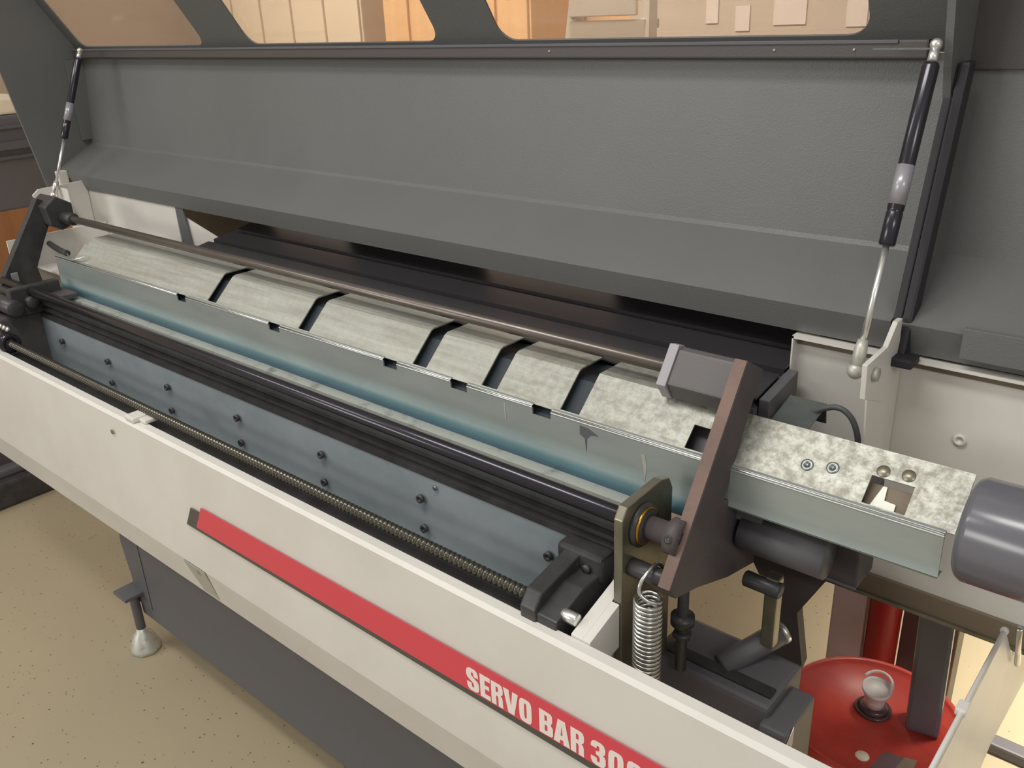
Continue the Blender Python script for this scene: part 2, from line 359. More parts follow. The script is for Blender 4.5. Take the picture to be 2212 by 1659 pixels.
# ---- inside: holed zinc sheet with its cap bolts
bs = MB().sheet([(.87, .937), (.87, .80), (.85, .782), (.745, .782)], .003, -2.62, -.56).build('inner_sheet', 'galvdark', P)
for (x, z) in [(-.985, .893), (-.982, .835), (-.708, .891), (-1.254, .893), (-1.256, .833), (-1.534, .892), (-1.534, .834), (-1.813, .892), (-1.814, .833), (-2.098, .89), (-2.10, .832), (-2.35, .89), (-.71, .834)]:
    MB().lathe([(0, 0), (0, .0075), (.0065, .0075), (.0065, .0035), (.003, .003), (.003, 0)], (x, .867, z), (0, -1, 0), 14).build('cap_bolt', 'blackmetal', bs)
MB().lathe([(0, 0), (0, .005), (.001, .0045), (.001, 0)], (-.95, .867, .924), (0, -1, 0), 12).build('rivet', 'galv', bs)
# channel below the screw
MB().prism([(.748, .868), (.792, .872), (.80, .862), (.80, .80), (.748, .80)], -2.60, -.60).build('screw_channel', 'blackmetal', P)
# ---- lead screw
m = MB(); prof = [(0, 0), (0, .0068)]; x = 0; Lx = 1.74; pitch = .0098
while x < Lx - pitch:
    prof += [(x + .0004, .0066), (x + pitch * .30, .0066), (x + pitch * .42, .0094), (x + pitch * .82, .0094), (x + pitch * .98, .0066)]; x += pitch
prof += [(Lx, .0066), (Lx, 0)]
ls = m.lathe(prof, (-2.40, .76, .904), (1, 0, 0), 12).build('lead_screw', 'screw', P)
MB().lathe([(0, .012), (0, .026), (.02, .026), (.02, .012), (0, .012)], (-2.425, .76, .904), (1, 0, 0), 20).build('end_ring', 'shaft', ls)
MB().rod((-.60, .76, .900), (-.575, .76, .900), .009).build('journal', 'chrome', ls)
# ---- support block for the screw (right end)
sb = MB().prism([(.735, .84), (.735, .905), (.75, .925), (.855, .945), (.868, .935), (.868, .85)], -.655, -.628, .003).prism([(.738, .83), (.738, .90), (.80, .92), (.868, .92), (.868, .83)], -.632, -.595, .003).build('screw_support', 'blackmetal', P)
MB().box(-.668, -.590, .835, .868, .905, .948, .006).build('support_head', 'blackmetal', sb)
for i, x in enumerate((-.652, -.634, -.614)):
    MB().lathe([(0, 0), (0, .0065), (.006, .0065), (.006, 0)], (x, .835, .93 - .002 * i), (0, -1, 0), 12).build('cap_bolt', 'blackmetal', sb)
# ---- dark end block on the left
lb = MB().box(-2.62, -2.46, .76, .90, .80, .955, .006).build('end_block', 'casting', P)
MB().box(-2.47, -2.44, .80, .93, .955, 1.03, .004).build('end_bracket', 'blackmetal', lb)
for y, z, r in ((.80, .985, .022), (.845, .99, .016)): MB().rod((-2.62, y, z), (-2.42, y, z), r).build('end_rod', 'blackmetal', lb)
for q in range(4): MB().lathe([(0, 0), (0, .006), (.007, .006), (.007, 0)], (-2.45 + .022 * q, .758, .948), (0, -1, .6), 10).build('cap_bolt', 'chrome', lb)
MB().box(-2.50, -2.38, .90, .945, .985, 1.0, .003).build('end_tab', 'casting', lb)
MB().prism([(.728, .93), (.775, .96), (.775, .972), (.728, .94)], -2.74, -2.52, .001).build('end_flap', 'plate', lb)

# ---- rail under the shaft and the shaft itself
MB().prism([(.868, .984), (.876, .984), (.879, .974), (.930, .974), (.930, .938), (.868, .938), (.868, .948), (.877, .952), (.877, .958), (.868, .961), (.868, .967), (.877, .970), (.877, .975), (.868, .978)], -2.60, -.555).build('slide_rail', 'blackmetal', P)
sh = MB().rod((-2.62, .855, 1.016), (-.475, .855, 1.016), .0125, 24).build('pivot_shaft', 'shaft', P)
# ---- bracket plate (thick plate across the machine)
bp = MB().prism([(.812, .62), (.811, 1.040), (.822, 1.056), (.905, 1.060), (.925, 1.054), (.934, 1.035), (.934, .62)], -.554, -.540, .002).build('bracket_plate', 'plate', P)
MB().lathe([(0, .0127), (0, .031), (.006, .031), (.008, .024), (.013, .022), (.013, .0127)], (-.540, .855, 1.016), (1, 0, 0), 28).build('bearing_flange', 'blackmetal', bp)
MB().lathe([(0, .020), (0, .0265), (.004, .0265), (.004, .020), (0, .020)], (-.533, .855, 1.016), (1, 0, 0), 28).build('bearing_ring', 'brass', bp)
MB().lathe([(0, .0127), (0, .018), (.006, .018), (.006, .0127)], (-.560, .855, 1.016), (1, 0, 0), 24).build('bearing_ring', 'brass', bp)
hb = MB().lathe([(0, .0127), (0, .016), (.034, .016), (.034, .025), (.052, .025), (.052, .0127)], (-.528, .855, 1.016), (1, 0, 0), 28).build('shaft_collar', 'casting', sh)
MB().lathe([(0, 0), (0, .006), (.003, .006), (.003, .0025), (.001, .0025), (.001, 0)], (-.485, .834, 1.024), (0, -.8, .5), 12).build('set_screw', 'blackmetal', hb)
MB().rod((-.54, .832, .962), (-.478, .832, .962), .0125).build('spring_pin', 'blackmetal', bp)
# ---- white crosspiece
MB().prism([(.743, .83), (.743, .8905), (.868, .929), (.868, .85)], -.574, -.5555, .0008).prism([(.743, .83), (.743, .8905), (.8100, .9111), (.8100, .84)], -.5557, -.543, .0008).build('crosspiece', 'white', P)

# ---- tension spring
pts = []; N = 34; sx, sy, z1 = -.500, .812, .940; rr = .0175; pt = .0068
for i in range(N * 14 + 1):
    a = 2 * PI * i / 14; pts.append((sx + rr * math.cos(a), sy + rr * math.sin(a), z1 - pt * i / 14))
hook = [(sx + .002, sy + .036, .957), (sx, sy + .034, .970), (sx - .002, sy + .022, .980), (sx - .003, sy + .004, .978), (sx - .006, sy - .010, .966), (sx - .004, sy - .014, .954), (sx + .006, sy - .012, .946), (sx + .014, sy - .006, .942)]
def smooth(ps, n=6):
    out = []; ps = [Vector(p) for p in ps]
    for i in range(len(ps) - 1):
        p0, p1, p2, p3 = ps[max(i - 1, 0)], ps[i], ps[i + 1], ps[min(i + 2, len(ps) - 1)]
        for k in range(n):
            t = k / n; out.append(.5 * ((2 * p1) + (p2 - p0) * t + (2 * p0 - 5 * p1 + 4 * p2 - p3) * t * t + (3 * p1 - p0 - 3 * p2 + p3) * t ** 3))
    return out + [ps[-1]]
MB().tube(smooth(hook) + [Vector(p) for p in pts], .0027, 8).build('tension_spring', 'spring', P)

# ---- swing arms and the round bar they carry
def arm(x0, x1, name, right):
    prof = [(.812, .967), (.988, 1.221), (1.035, 1.194), (1.008, 1.151), (.979, 1.100), (.945, 1.035)]
    prof += ([(1.035, 1.0), (1.06, .93), (1.053, .876), (.97, .897), (.882, .930), (.826, .945)] if right else [(.95, .99), (.90, .95), (.84, .945)])
    o = MB().prism(prof, x0, x1, .0015).build(name, 'casting' if right else 'blackmetal', P)
    if right: MB().prism([(.8105, .966), (.9865, 1.2215), (.9895, 1.2205), (.8135, .965)], x0, x1 - .001).build('arm_lit_edge', 'lit_brown', o, 'brown front edge in its lit tone')  # lit front side of the arm painted as a lighter brown strip
    return o
ra = arm(-.4855, -.4675, 'swing_arm', True)
nv = Vector((.582, .813)); pv = Vector((.813, -.582)); o2 = Vector((.987, 1.160))
def q(a, b): p = o2 + nv * a + pv * b; return (p.x, p.y)
MB().prism([q(0, .002), q(.052, .002), q(.060, .012), q(.060, .058), q(.0, .058), q(-.012, .03)], -.588, -.4835, .003).build('bar_block', 'greyblock', ra, 'grey painted block')
MB().prism([q(-.004, 0), q(.058, 0), q(.062, .012), q(.062, .058), q(-.004, .058), q(-.014, .03)], -.603, -.588, .001).build('block_end_plate', 'lilac', ra, 'pale end plate of the block')
la = arm(-2.634, -2.606, 'swing_arm', False)
MB().prism([(.99, 1.15), (.985, 1.20), (1.02, 1.225), (1.06, 1.20), (1.06, 1.145), (1.02, 1.13)], -2.66, -2.56, .004).build('bar_clamp', 'blackmetal', la)
MB().rod((-2.56, 1.03, 1.166), (-2.50, 1.03, 1.166), .017).build('clamp_collar', 'blackmetal', la)
MB().box(-2.605, -2.60, .87, .888, 1.00, 1.035, .002).build('arm_label', 'label', la, 'pale label')
MB().rod((-2.66, 1.03, 1.166), (-.585, 1.03, 1.166), .0098, 24).build('round_bar', 'steelbar', P)

# ---- loading trough
m = MB(); R1 = (.96, 1.077); R2 = (1.02, 1.132); R3 = (1.088, 1.132)
def lerp(a, b, t): return (a[0] + (b[0] - a[0]) * t, a[1] + (b[1] - a[1]) * t)
lo_ = lerp(R1, R2, .10); th = .0025; Ra, Rb = lerp(R2, R1, .05), (R2[0] + .004, R2[1])
slots = [(-1.75, -1.716), (-1.42, -1.384), (-1.089, -1.054), (-.924, -.89), (-.76, -.724), (-.543, -.50)]
xs = [-2.40] + [v for s_ in slots for v in s_] + [-.190]
for i in range(0, len(xs), 2):
    a, b = xs[i], xs[i + 1]
    if b > -.3:      # right of the last slot only the sloped face goes on, with the window cut in it
        c0, c1 = lerp(R1, R2, .10), lerp(R1, R2, .56)
        m.sheet([lo_, R2], -th, a, -.298); m.sheet([c1, R2], -th, -.298, -.247); m.sheet([lo_, R2], -th, -.247, b)
    elif i == len(xs) - 4:
        m.sheet([lo_, R2], -th, a, b); m.poly([(a, R2[0], R2[1]), (a, R3[0], R3[1]), (-.60, R3[0], R3[1]), (-.572, R2[0], R2[1])], (0, 0, -1), th)
    elif i == 0:
        m.sheet([lo_, Ra, Rb, R3], -th, a + .02, b); m.sheet([lo_, lerp(R1, R2, .7)], -th, a, a + .02)
    else: m.sheet([lo_, Ra, Rb, R3], -th, a, b)
m.sheet([lerp(R1, R2, .045), lo_], -th, -2.42, -.190)
m.sheet([lo_, lerp(R1, R2, .60)], -th, -.505, -.5005)
# last slot only reaches half way up
m.sheet([lerp(R1, R2, .55), R2], -th, -.543, -.50)
tr = m.build('loading_trough', 'trough', P)
# front flange with the small notches in its rim
notch = [(-1.867, -1.83), (-1.51, -1.473), (-1.158, -1.122), (-.988, -.95), (-.809, -.772)]
xs = [-2.5] + [v for s_ in notch for v in s_] + [-.199]
m = MB()
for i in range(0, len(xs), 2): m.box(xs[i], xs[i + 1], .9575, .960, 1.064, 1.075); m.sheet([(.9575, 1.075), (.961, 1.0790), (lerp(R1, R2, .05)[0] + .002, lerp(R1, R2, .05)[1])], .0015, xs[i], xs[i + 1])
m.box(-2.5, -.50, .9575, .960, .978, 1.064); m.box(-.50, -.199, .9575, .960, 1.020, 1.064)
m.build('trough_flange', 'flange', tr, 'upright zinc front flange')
m = MB()
for i in range(0, len(xs), 2): m.rod((xs[i], .9590, 1.0778), (xs[i + 1], .9590, 1.0778), .0021, 8)
m.build('rim_highlight', 'spring', tr, 'bright rim highlight')  # bright bead added to draw the highlight along the rim
m = MB().box(-.50, -.199, .9575, .975, 1.018, 1.0195); m.build('flange_lip', 'galv', tr)
MB().box(-2.45, -.56, .934, .960, .972, .980).build('drip_ledge', 'ledge', P, 'pale ledge strip')
for k, (x, t) in enumerate([(-.376, .42), (-.345, .49), (-.287, .66), (-.258, .70)]):
    p = lerp(R1, R2, t)
    MB().lathe([(0, 0), (0, .0082), (.0012, .0078), (.0012, .003), (.0004, .003), (.0004, 0)] if k < 2 else [(0, 0), (0, .0082), (.0008, .0078), (.0005, 0)], (x, p[0], p[1] + .0002), (0, -.676, .737), 18).build('countersunk_screw', 'galv' if k < 2 else 'plate', tr)
# inside of the window: bright worn strip beneath
MB().sheet([(.965, 1.062), (1.0, 1.094)], -.002, -.300, -.230).build('lower_guide', 'tan', tr)
MB().poly([(-.293, .972, 1.0705), (-.262, .974, 1.0725), (-.263, .984, 1.0815), (-.277, .985, 1.0825), (-.279, .998, 1.094), (-.284, .998, 1.094)], (0, -.67, .74), .001).build('worn_patch', 'ledge', tr)
# dark body under the trough, shade inside the slots painted blue-black
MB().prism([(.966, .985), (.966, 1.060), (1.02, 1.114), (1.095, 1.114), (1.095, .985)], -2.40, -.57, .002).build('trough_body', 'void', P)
MB().prism([(1.04, .905), (1.03, .99), (1.03, 1.05), (1.10, 1.05), (1.10, .905)], -.53, -.312, .003).build('trough_support', 'casting', P)
MB().box(-.45, -.312, 1.036, 1.040, .905, .909, .0005).build('support_edge', 'standgrey', P)
MB().prism([(.985, .985), (.985, 1.06), (1.02, 1.10), (1.06, 1.10), (1.06, .985)], -.57, -.43, .003).lathe([(0, 0), (0, .03), (.12, .03), (.12, 0)], (-.46, 1.0, .965), (1, 0, 0), 24).build('pivot_housing', 'black', P)
MB().prism([(1.10, .95), (1.10, 1.118), (1.195, 1.134), (1.195, .95)], -.500, -.484, .001).build('tray_side', 'black', P)
MB().box(-2.0, -.502, 1.09, 1.30, .98, 1.105, .002).build('tray_underside', 'black', P)
MB().sheet([(1.075, 1.09), (1.15, 1.11), (1.155, 1.08)], .002, -.475, -.42).build('rear_guide', 'galv', P)

# ---- storage tray behind
def zt(y): return 1.122 + (y - 1.09) * .17
m = MB(); brk = [1.09, 1.165, 1.18, 1.235, 1.25, 1.305, 1.32, 1.42]
line = []
for i in range(0, len(brk), 2):
    line += [(brk[i], zt(brk[i])), (brk[i + 1], zt(brk[i + 1]))]
    if i + 2 < len(brk): line += [(brk[i + 1] + .0005, zt(brk[i + 1]) - .012), (brk[i + 2] - .0005, zt(brk[i + 2]) - .012)]
m.sheet(line, -.003, -2.05, -.5005)
m.build('storage_tray', 'dark_tray', P)

# ---- white rear frame
rw = MB().box(-.500, .60, 1.215, 1.218, .82, 1.183).box(-.500, .60, 1.198, 1.218, 1.182, 1.1865).box(-.500, -.4975, 1.198, 1.30, .86, 1.186).build('rear_panel', 'white', P)
MB().box(-.4975, .6, 1.2125, 1.2145, 1.170, 1.182).build('flange_shadow', 'tan', rw)  # shadow beneath the top flange painted as a tan strip
MB().box(-.52, .60, 1.208, 1.25, .786, .820).build('rear_beam', 'tan', P)
MB().box(-.52, .60, 1.203, 1.207, .782, .788).build('beam_edge', 'plate', P)
MB().lathe([(0, 0), (0, .009), (.003, .009), (.003, .004), (.001, .004), (.001, 0)], (-.255, 1.215, 1.078), (0, -1, 0), 18).build('button_bolt', 'white', rw)
MB().box(-2.97, -2.283, 1.215, 1.218, .86, 1.225).build('rear_panel', 'white', P)
MB().poly([(-2.30, 1.2215, 1.180), (-2.245, 1.2215, 1.162), (-2.06, 1.2215, 1.1160), (-2.06, 1.2215, .95), (-2.30, 1.2215, .95)], (0, 1, 0), .003).build('rear_panel', 'white', P)
MB().poly([(-2.283, 1.214, 1.225), (-2.247, 1.214, 1.225), (-2.222, 1.214, 1.06), (-2.222, 1.214, .95), (-2.265, 1.214, .95)], (0, 1, 0), .004).build('panel_gap_dark', 'black', P)  # black strip painted in for the dark open gap between panels
MB().box(-2.72, -2.50, .985, 1.213, 1.005, 1.012, .002).box(-2.72, -2.715, .92, 1.213, .86, 1.10, .001).build('end_shelf', 'white', P)
MB().box(-2.50, -2.42, .9625, 1.213, 1.04, 1.046, .002).build('end_shelf', 'galv', P)
# gussets that carry the gas struts
g1 = MB().prism([(1.172, 1.245), (1.143, 1.218), (1.072, 1.215), (1.078, 1.165), (1.15, 1.135), (1.176, 1.049), (1.213, 1.02), (1.213, 1.19), (1.195, 1.19), (1.19, 1.245)], -.352, -.345, .001).build('strut_gusset', 'white', P)
MB().prism([(1.079, 1.165), (1.150, 1.136), (1.178, 1.02), (1.105, 1.02)], -.3448, -.3425, .0004).build('gusset_tab', 'white', g1)
MB().lathe([(0, 0), (0, .010), (.006, .010), (.006, 0)], (-.345, 1.10, 1.194), (1, 0, 0), 6).build('hex_nut', 'ledge', g1)
MB().rod((-.362, 1.10, 1.194), (-.352, 1.10, 1.194), .005).build('ball_stud', 'chrome', g1)
g2 = MB().prism([(1.05, 1.20), (1.07, 1.215), (1.213, 1.22), (1.213, 1.08), (1.08, 1.10)], -2.80, -2.793, .001).box(-2.795, -2.71, 1.118, 1.122, 1.11, 1.215, .001).build('strut_gusset', 'white', P)
# cable loop
MB().tube(smooth([(-.470, 1.14, 1.04), (-.462, 1.13, 1.070), (-.441, 1.13, 1.097), (-.403, 1.13, 1.120), (-.379, 1.13, 1.113), (-.366, 1.132, 1.085), (-.366, 1.14, 1.05), (-.372, 1.15, 1.02)], 8), .0042, 10).build('cable_loop', 'standgrey', P)

# ---- hood
HL0, HL1, HC, HT = (1.213, 1.193), (1.20, 1.234), (1.33, 1.303), (1.36, 1.572)
hd = MB().sheet([(1.235, 1.186), HL0, HL1, (1.324, 1.2998), (1.3310, 1.3075), HT], .003, -2.955, -.362).build('hood', 'hood', P)
MB().box(-2.94, -.40, 1.325, 1.358, 1.566, 1.591, .003).build('hood_rail', 'hoodrail', hd)
MB().box(-2.94, -.44, 1.3225, 1.327, 1.586, 1.591, .0008).build('rail_highlight', 'standgrey', hd)  # lighter strip painting the highlight along the rail's upper edge
WO = Vector((0, 1.36, 1.575)); WU = Vector((1, 0, 0)); WV = Vector((0, -.545, .838)).normalized()
wins = [(-2.90, -2.20), (-2.0, -1.34), (-1.175, -.483)]
holed_plate([(-2.955, 0), (-.362, 0), (-.362, .46), (-2.955, .46)], [rrect(a, b, .028, .40, .035) for a, b in wins], WO, WU, WV, .004).build('window_frame', 'hood', hd)
for a, b in wins:
    MB().poly([WO + WU * a_ + WV * b_ - Vector((0, .838, .545)) * -.006 for a_, b_ in ((a - .015, .013), (b + .015, .013), (b + .015, .415), (a - .015, .415))], (0, .838, .545), .003).build('window_pane', 'glazing', hd)
MB().poly([(-2.965, *p) for p in [(1.164, 1.186), (1.107, 1.547), (.87, 1.92), (1.105, 1.975), (1.365, 1.59), (1.365, 1.56), (1.335, 1.30), (1.23, 1.186)]], (1, 0, 0), .008).build('side_plate', 'hood', hd)
MB().box(-2.955, -2.94, 1.30, 1.355, 1.32, 1.56).build('corner_flange', 'hood', hd)
MB().box(-2.90, -2.875, 1.17, 1.20, 1.19, 1.245, .004).build('corner_cap', 'white', hd)
MB().poly([(-.362, *p) for p in [(1.19, 1.186), (1.285, 1.52), (1.27, 1.56), (1.18, 1.90), (1.365, 1.62), (1.365, 1.56), (1.335, 1.30), (1.23, 1.186)]], (1, 0, 0), .010).build('side_plate', 'hood', hd)
MB().prism([(1.190, 1.188), (1.296, 1.56), (1.318, 1.56), (1.212, 1.188)], -.362, -.350, .002).prism([(1.184, 1.185), (1.290, 1.565), (1.32, 1.565), (1.214, 1.185)], -.349, -.335, .004).build('rubber_seal', 'rubber', hd)
MB().box(-.352, -.318, 1.165, 1.20, 1.183, 1.196, .003).build('seal_clip', 'rubber', hd)
# screws heads and paint chips on the rail
for x in (-1.05, -.62, -.50): MB().ball((x, 1.3245, 1.578), .0022, 8).build('rail_rivet', 'ledge', hd)
MB().box(-.46, -.375, 1.285, 1.287, 1.580, 1.5825).build('strut_stay', 'hood', hd)
# fixed end cover
holed_plate([(-2.75, .90), (.80, .90), (.80, 1.345), (-2.75, 1.345)], [[(-2.20, 1.20), (-1.86, 1.20), (-1.86, 1.31), (-2.20, 1.31)], [(-1.36, 1.20), (-1.0, 1.20), (-1.0, 1.31), (-1.36, 1.31)]], (0, 1.436, 0), (1, 0, 0), (0, 0, 1), .003).build('back_cover', 'hood', P)  # unseen openings added so the tray reflects bright patches
MB().box(-2.95, .79, 1.3635, 1.436, 1.3455, 1.348).build('light_baffle', 'hood', P)  # unseen strip added to keep light from behind off the tray
ec = MB().sheet([(1.235, 1.186), HL0, HL1, HC, (1.36, 1.56)], .003, -.354, .80).box(-.268, .80, 1.190, 1.199, 1.204, 1.246, .001).build('end_cover', 'hood', P)
MB().box(-.352, .80, 1.350, 1.375, 1.552, 1.95).build('cover_frame', 'hoodrail', ec)

# ---- gas struts
def strut(x, p0, p1, name):
    a = Vector((x, *p0)); b = Vector((x, *p1)); d = (b - a).normalized(); L = (b - a).length
    k = MB().lathe([(L * .395, 0), (L * .395, .0092), (L * .40, .0105), (L * .495, .0105), (L * .5, .0095), (L * .505, .0105), (L * .935, .0105), (L * .945, .009), (L * .945, 0)], a, d, 24).build(name, 'shaft', P)
    MB().lathe([(L * .52, .0107), (L * .52, .0109), (L * .64, .0109), (L * .64, .0107)], a, d, 24).build('strut_label', 'label', k, 'silver label band')
    MB().lathe([(.03, 0), (.03, .0042), (L * .395, .0042), (L * .395, 0)], a, d, 16).build('piston_rod', 'chrome', k)
    MB().lathe([(0, 0), (0, .009), (.03, .0085), (.042, .0065), (.042, 0)], a, d, 16).ball(a, .0112).build('ball_socket', 'ledge' if x > -1 else 'chrome', k)
    MB().lathe([(L * .945, 0), (L * .945, .0062), (L * .985, .0062), (L * .985, 0)], a, d, 16).ball(b, .0078).build('ball_socket', 'chrome', k)
strut(-.368, (1.098, 1.194), (1.248, 1.588), 'gas_strut')
strut(-2.762, (1.098, 1.196), (1.268, 1.590), 'gas_strut')

# ---- motor and linkage below
mt = MB().box(-.56, -.368, .915, 1.03, .62, .752, .008).box(-.375, -.335, .90, 1.0, .58, .735, .006).build('drive_motor', 'black', P)
MB().box(-.54, -.375, .935, .955, .752, .757, .001).build('motor_rib', 'blackmetal', mt)
MB().poly([(-.3345, .905, .69), (-.3345, .925, .705), (-.3345, .925, .735), (-.3345, .905, .72)], (1, 0, 0), .001).build('motor_label', 'label', mt)
MB().lathe([(0, 0), (0, .018), (.10, .018), (.102, .016), (.102, 0)], (-.46, .955, .752), (.35, .68, .20), 20).build('actuator', 'black', P)
MB().lathe([(0, 0), (0, .0185), (.008, .0185), (.008, 0)], V(-.46, .955, .752) + V(.35, .68, .20).normalized() * .103, (.35, .68, .20), 20).build('actuator_ring', 'chrome', P)
MB().box(-.425, -.405, 1.0, 1.02, .78, .90, .003).build('clevis_rod', 'plate', P)
MB().rod((-.455, 1.0, .885), (-.40, 1.0, .885), .012).build('clevis_pin', 'blackmetal', P)
MB().rod((-.50, .905, .76), (-.50, .905, .90), .008).lathe([(0, 0), (0, .017), (.014, .017), (.014, 0)], (-.50, .905, .842), (0, 0, 1), 18).lathe([(0, 0), (0, .014), (.006, .014), (.006, 0)], (-.50, .905, .820), (0, 0, 1), 6).build('stop_bolt', 'blackmetal', P)
MB().poly([(-.50, 1.1, .86), (-.371, 1.1, .863), (-.412, 1.1, .781), (-.396, 1.1, .69), (-.416, 1.1, .60), (-.52, 1.1, .60), (-.468, 1.1, .70), (-.462, 1.1, .80)], (0, 1, 0), .02).build('rear_bracket', 'casting', P)
# ---- right end plate
ep = MB().prism([(.72, .60), (.72, .887), (1.09, .887), (1.20, .775), (1.30, .86), (1.42, .86), (1.414, .581), (1.182, .627), (1.0, .60)], -.1385, -.1355, .0005).build('end_plate', 'white', P)
MB().rod((-.140, .72, .889), (-.138, 1.09, .889), .0032, 8).ball((-.138, 1.09, .889), .0055, 10).build('plate_edge', 'white', ep)
MB().box(-.146, -.134, .905, .925, .884, .894, .002).build('plate_clip', 'white', ep)
MB().rod((-.128, 1.20, .765), (-.122, 1.09, .90), .004, 8).build('end_strip', 'spring', ep)
# ---- reworked
# ================================================================== loose things
o = MB().lathe([(.0, .054), (.003, .059), (.010, .063), (.60, .063), (.60, .056), (0, .054)], (-.186, .998, 1.074), (1, 0, 0), 48).build('liner_tube', 'pvc')
tag(o, 'thick dark grey plastic liner tube at the right end of the loading trough', 'tube')
# marks on the flange and on the hood paint
film2 = lambda pts, m, name: MB().poly([(a, .9572, b) for a, b in pts], (0, -1, 0), .0003).build(name, m, tr)
film2([(-.716, 1.071), (-.700, 1.070), (-.682, 1.062), (-.696, 1.060), (-.703, 1.052), (-.704, 1.030), (-.707, 1.052), (-.716, 1.056)], 'standgrey', 'grease_stain')
film2([(-.607, 1.055), (-.601, 1.058), (-.597, 1.038), (-.600, 1.012), (-.603, 1.036)], 'ledge', 'dried_drip')
film2([(-.868, 1.068), (-.865, 1.068), (-.864, 1.040), (-.867, 1.040)], 'ledge', 'dried_drip')
m = MB(); rng = random.Random(4)
for k in range(26):
    x = rng.uniform(-2.6, -.45); t = rng.random()
    c = Vector((x, 1.2 + .124 * t, 1.234 + .0658 * t)) if k % 2 else Vector((x, 1.332 + .027 * t, 1.32 + .24 * t))
    m.ball(c, rng.uniform(.0009, .0018), 6)
o = m.build('paint_fleck', 'ledge', hd); o['kind'] = 'stuff'

kt = thing('scraper_tool', 'small dark handled tool with bent bright tip lying on the left end of the trough', 'tool', (-2.5, .99, 1.09))
MB().tube(smooth([(-2.60, .990, 1.094), (-2.56, .984, 1.092), (-2.50, .976, 1.090), (-2.445, .970, 1.0915)], 5), .0085, 10).build('handle', 'blackmetal', kt)
MB().tube([(-2.45, .970, 1.0915), (-2.40, .958, 1.0840), (-2.385, .955, 1.0840), (-2.33, .966, 1.098)], .0022, 8).build('bent_tip', 'chrome', kt)

pl = thing('oil_pail', 'round red plastic oil pail with white pour spout standing on the floor behind the machine', 'pail', (-.365, 1.42, 0))
pb = MB().lathe([(0, 0), (0, .148), (.01, .15), (.33, .163), (.345, .168), (.36, .168), (.368, .166), (.370, .160), (.366, .156), (.356, .153), (.356, 0)], (-.365, 1.42, 0), (0, 0, 1), 56).build('pail_body', 'pail', pl)
MB().lathe([(0, .026), (0, .034), (.003, .035), (.006, .032), (.004, .026), (.0, .026)], (-.372, 1.447, .356), (0, 0, 1), 24).lathe([(0, 0), (0, .028), (.010, .026), (.014, .020), (.014, 0)], (-.372, 1.447, .356), (0, 0, 1), 24).build('spout_base', 'smoke', pl)
sp = MB().lathe([(0, 0), (0, .018), (.02, .0195), (.042, .024), (.046, .0275), (.052, .0275), (.052, .0225), (.048, .022), (.048, 0)], (-.372, 1.447, .368), (.07, -.16, 1), 28).build('pour_spout', 'whiteplastic', pl, 'white flared pour spout')
MB().tube([V(-.3695, 1.4405, .421) + V(.027 * math.cos(a), .027 * math.sin(a), .010 * math.sin(a) + .004) for a in [PI * k / 14 - .25 for k in range(15)]], .0028, 8).build('pull_ring', 'whiteplastic', sp)
MB().lathe([(0, 0), (0, .013), (.002, .012), (.002, 0)], (-.345, 1.318, .356), (0, 0, 1), 20).build('bung', 'cream', pl)
MB().poly([(-.325, 1.30, .3563), (-.290, 1.315, .3563), (-.283, 1.362, .3563), (-.318, 1.352, .3563)], (0, 0, 1), .0008).build('label', 'darkbrown', pl)
MB().poly([(-.290, 1.315, .3563), (-.262, 1.33, .3563), (-.263, 1.368, .3563), (-.283, 1.362, .3563)], (0, 0, 1), .0008).build('label', 'tan', pl)
o = MB().prism([(-.028, 0), (-.028, .50), (.028, .50), (.028, 0)], -.030, .030, .008).build('suction_pipe', 'pvc'); o.location = (-.283, 1.462, .358)
o.rotation_euler = (.0, -.03, .2)
tag(o, 'grey pipe standing on the red pail lid to the right of its spout', 'pipe')
tag(MB().box(-.573, -.495, 1.74, 1.80, 0, .95, .006).build('square_post', 'greypost'), 'pale grey square post behind the red pail', 'post')
o = MB().lathe([(0, 0), (0, .035), (.9, .035), (.9, 0)], (-.458, 1.76, 0), (0, 0, 1), 28).build('round_post', 'redpost'); tag(o, 'red round post between the pale grey post and the dark panel', 'post')
tag(MB().box(-.4225, -.335, 1.77, 1.80, 0, .95, .003).build('upright_panel', 'darkbrown'), 'dark brown upright panel behind the grey pipe', 'panel')
tag(MB().box(-.333, -.300, 1.74, 1.80, 0, .95, .003).build('frame_leg', 'tan'), 'brown frame leg at the right of the dark panel', 'leg')
tag(MB().box(-.22, .7, 1.87, 1.91, .0, .03, .006).build('floor_rail', 'black'), 'black rail lying on the floor at the bottom right corner', 'rail')

# ---- bench and pedestal at the left
bn = thing('work_bench', 'dark steel bench with drawers rails seen beyond the left end of the hood', 'bench', (-4.4, 2.0, 0))
MB().box(-4.75, -4.0, 1.0, 3.0, .96, 1.335, .01).build('bench_body', 'black', bn)
MB().box(-4.0, -3.985, 1.0, 3.0, 1.285, 1.297).box(-4.0, -3.985, 1.0, 3.0, 1.165, 1.178).box(-4.0, -3.97, 1.0, 3.0, 1.205, 1.235).build('drawer_rail', 'standgrey', bn)
for y in (1.05, 2.9): MB().box(-4.7, -4.66, y, y + .04, 0, .96).build('leg', 'black', bn)
for y in (1.05, 2.9): MB().box(-4.06, -4.02, y, y + .04, 0, .96).build('leg', 'black', bn)
tag(MB().box(-4.5, -4.02, 1.2, 1.62, 1.336, 1.40, .01).build('storage_tub', 'cream'), 'shallow pale tub lying on the dark bench at the left edge', 'tub')
tag(MB().box(-6.6, -6.2, .9, 3.95, 0, 1.1, .01).build('wood_cabinet', 'woodbrown'), 'low orange brown wooden cabinet seen under the dark bench at the left', 'cabinet')
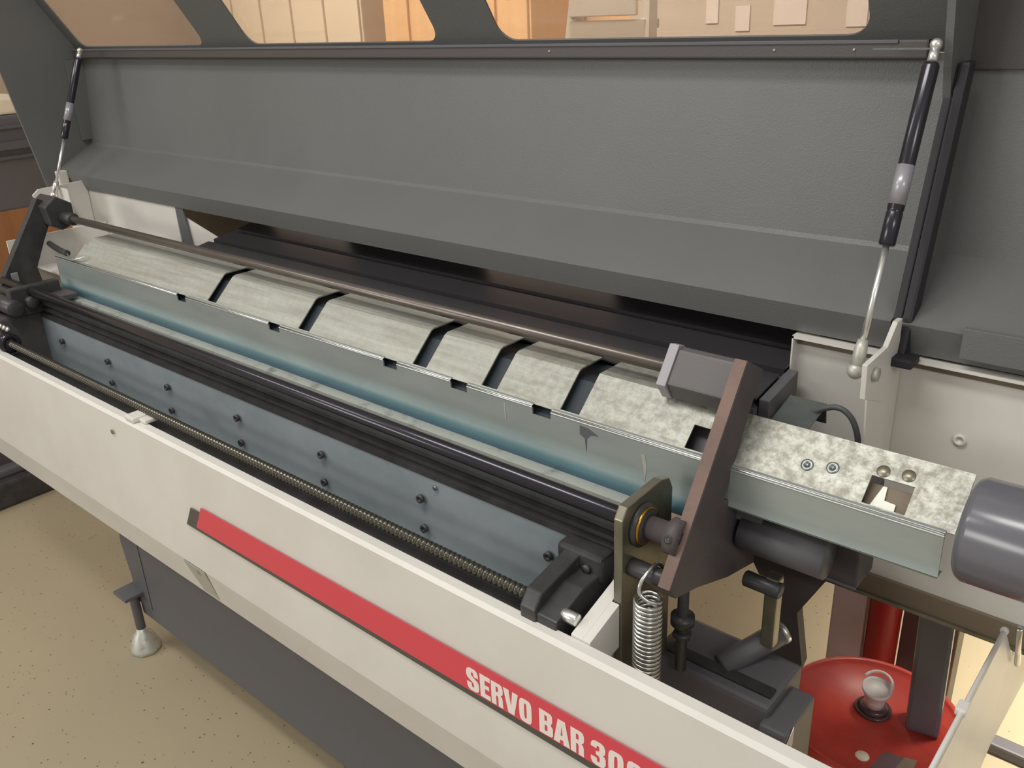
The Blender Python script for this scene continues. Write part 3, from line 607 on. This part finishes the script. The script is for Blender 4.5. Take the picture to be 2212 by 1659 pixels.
pd = thing('machine_pedestal', 'dark ribbed machine pedestal on the floor beyond the lower left corner of the front panel', 'pedestal', (-3.7, 1.0, 0))
MB().box(-3.95, -3.352, .3, 2.0, .0, .10, .012).build('pedestal_base', 'blackmetal', pd)
MB().box(-3.95, -3.46, .3, 2.0, .10, .30, .02).build('pedestal_body', 'casting', pd)
MB().box(-3.46, -3.40, .3, 2.0, .10, .13, .008).build('pedestal_rail', 'standgrey', pd)
# ---- seen through the hood windows
def cab(name, x0, x1, y, h, m, label, cat, seams):
    t = thing(name, label, cat, ((x0 + x1) / 2, y, 0))
    MB().box(x0, x1, y, y + .5, 0, h, .01).build('cabinet_body', m, t)
    n = seams; wdt = (x1 - x0) / n
    for i in range(n): MB().box(x0 + i * wdt + .012, x0 + (i + 1) * wdt - .012, y - .02, y, .08, h - .04, .006).build('door', m, t)
    return t
cab('locker_cabinet', -6.55, -4.75, 4.05, 2.3, 'locker', 'tall beige lockers seen through the middle hood window', 'locker', 5)
cab('wood_door_cabinet', -4.55, -3.35, 4.07, 2.4, 'wood', 'tall orange wooden cabinet seen between the lockers and the ladder', 'cabinet', 5)
bd = tag(MB().box(-2.98, -1.2, 4.50, 4.58, .6, 2.5, .004).build('notice_board', 'plaster'), 'beige board on the back wall seen through the right hood window', 'board')
for k, (x, z, w_, h_) in enumerate([(-2.50, 1.60, .07, .12), (-2.33, 1.56, .08, .12), (-2.12, 1.585, .17, .17), (-1.75, 1.57, .10, .12)]):
    tag(MB().box(x, x + w_, 4.490, 4.498, z - .06, z - .06 + h_).build('paper_note', 'paper'), ['narrow pale note pinned leftmost on the beige board', 'small pale note second from left on the beige board', 'largest pale sheet on the beige board', 'pale note pinned rightmost on the beige board'][k], 'note', 'notes on the board')
ld = thing('step_ladder', 'cream stepladder standing behind the hood seen through the right window', 'ladder', (-1.9, 2.65, 0))
for sx_, tx in ((-2.20, .16), (-1.66, -.12)):
    MB().poly([(sx_, 2.55, 0), (sx_ + .035, 2.55, 0), (sx_ + .035 + tx, 2.75, 1.95), (sx_ + tx, 2.75, 1.95)], (0, 1, 0), .05).build('side_rail', 'cream', ld)
for i in range(6):
    z = .262 + .262 * i; y = 2.55 + .2 * z / 1.95; xl = -2.18 + .16 * z / 1.95; xr = -1.64 - .12 * z / 1.95
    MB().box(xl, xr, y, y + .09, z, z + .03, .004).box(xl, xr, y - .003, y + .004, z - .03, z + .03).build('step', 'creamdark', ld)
MB().box(-2.05, -1.77, 2.70, 2.72, 1.615, 1.72, .004).build('pail_shelf', 'cream', ld)
MB().box(-2.06, -1.74, 2.72, 2.86, 1.95, 1.99, .01).build('top_cap', 'cream', ld)
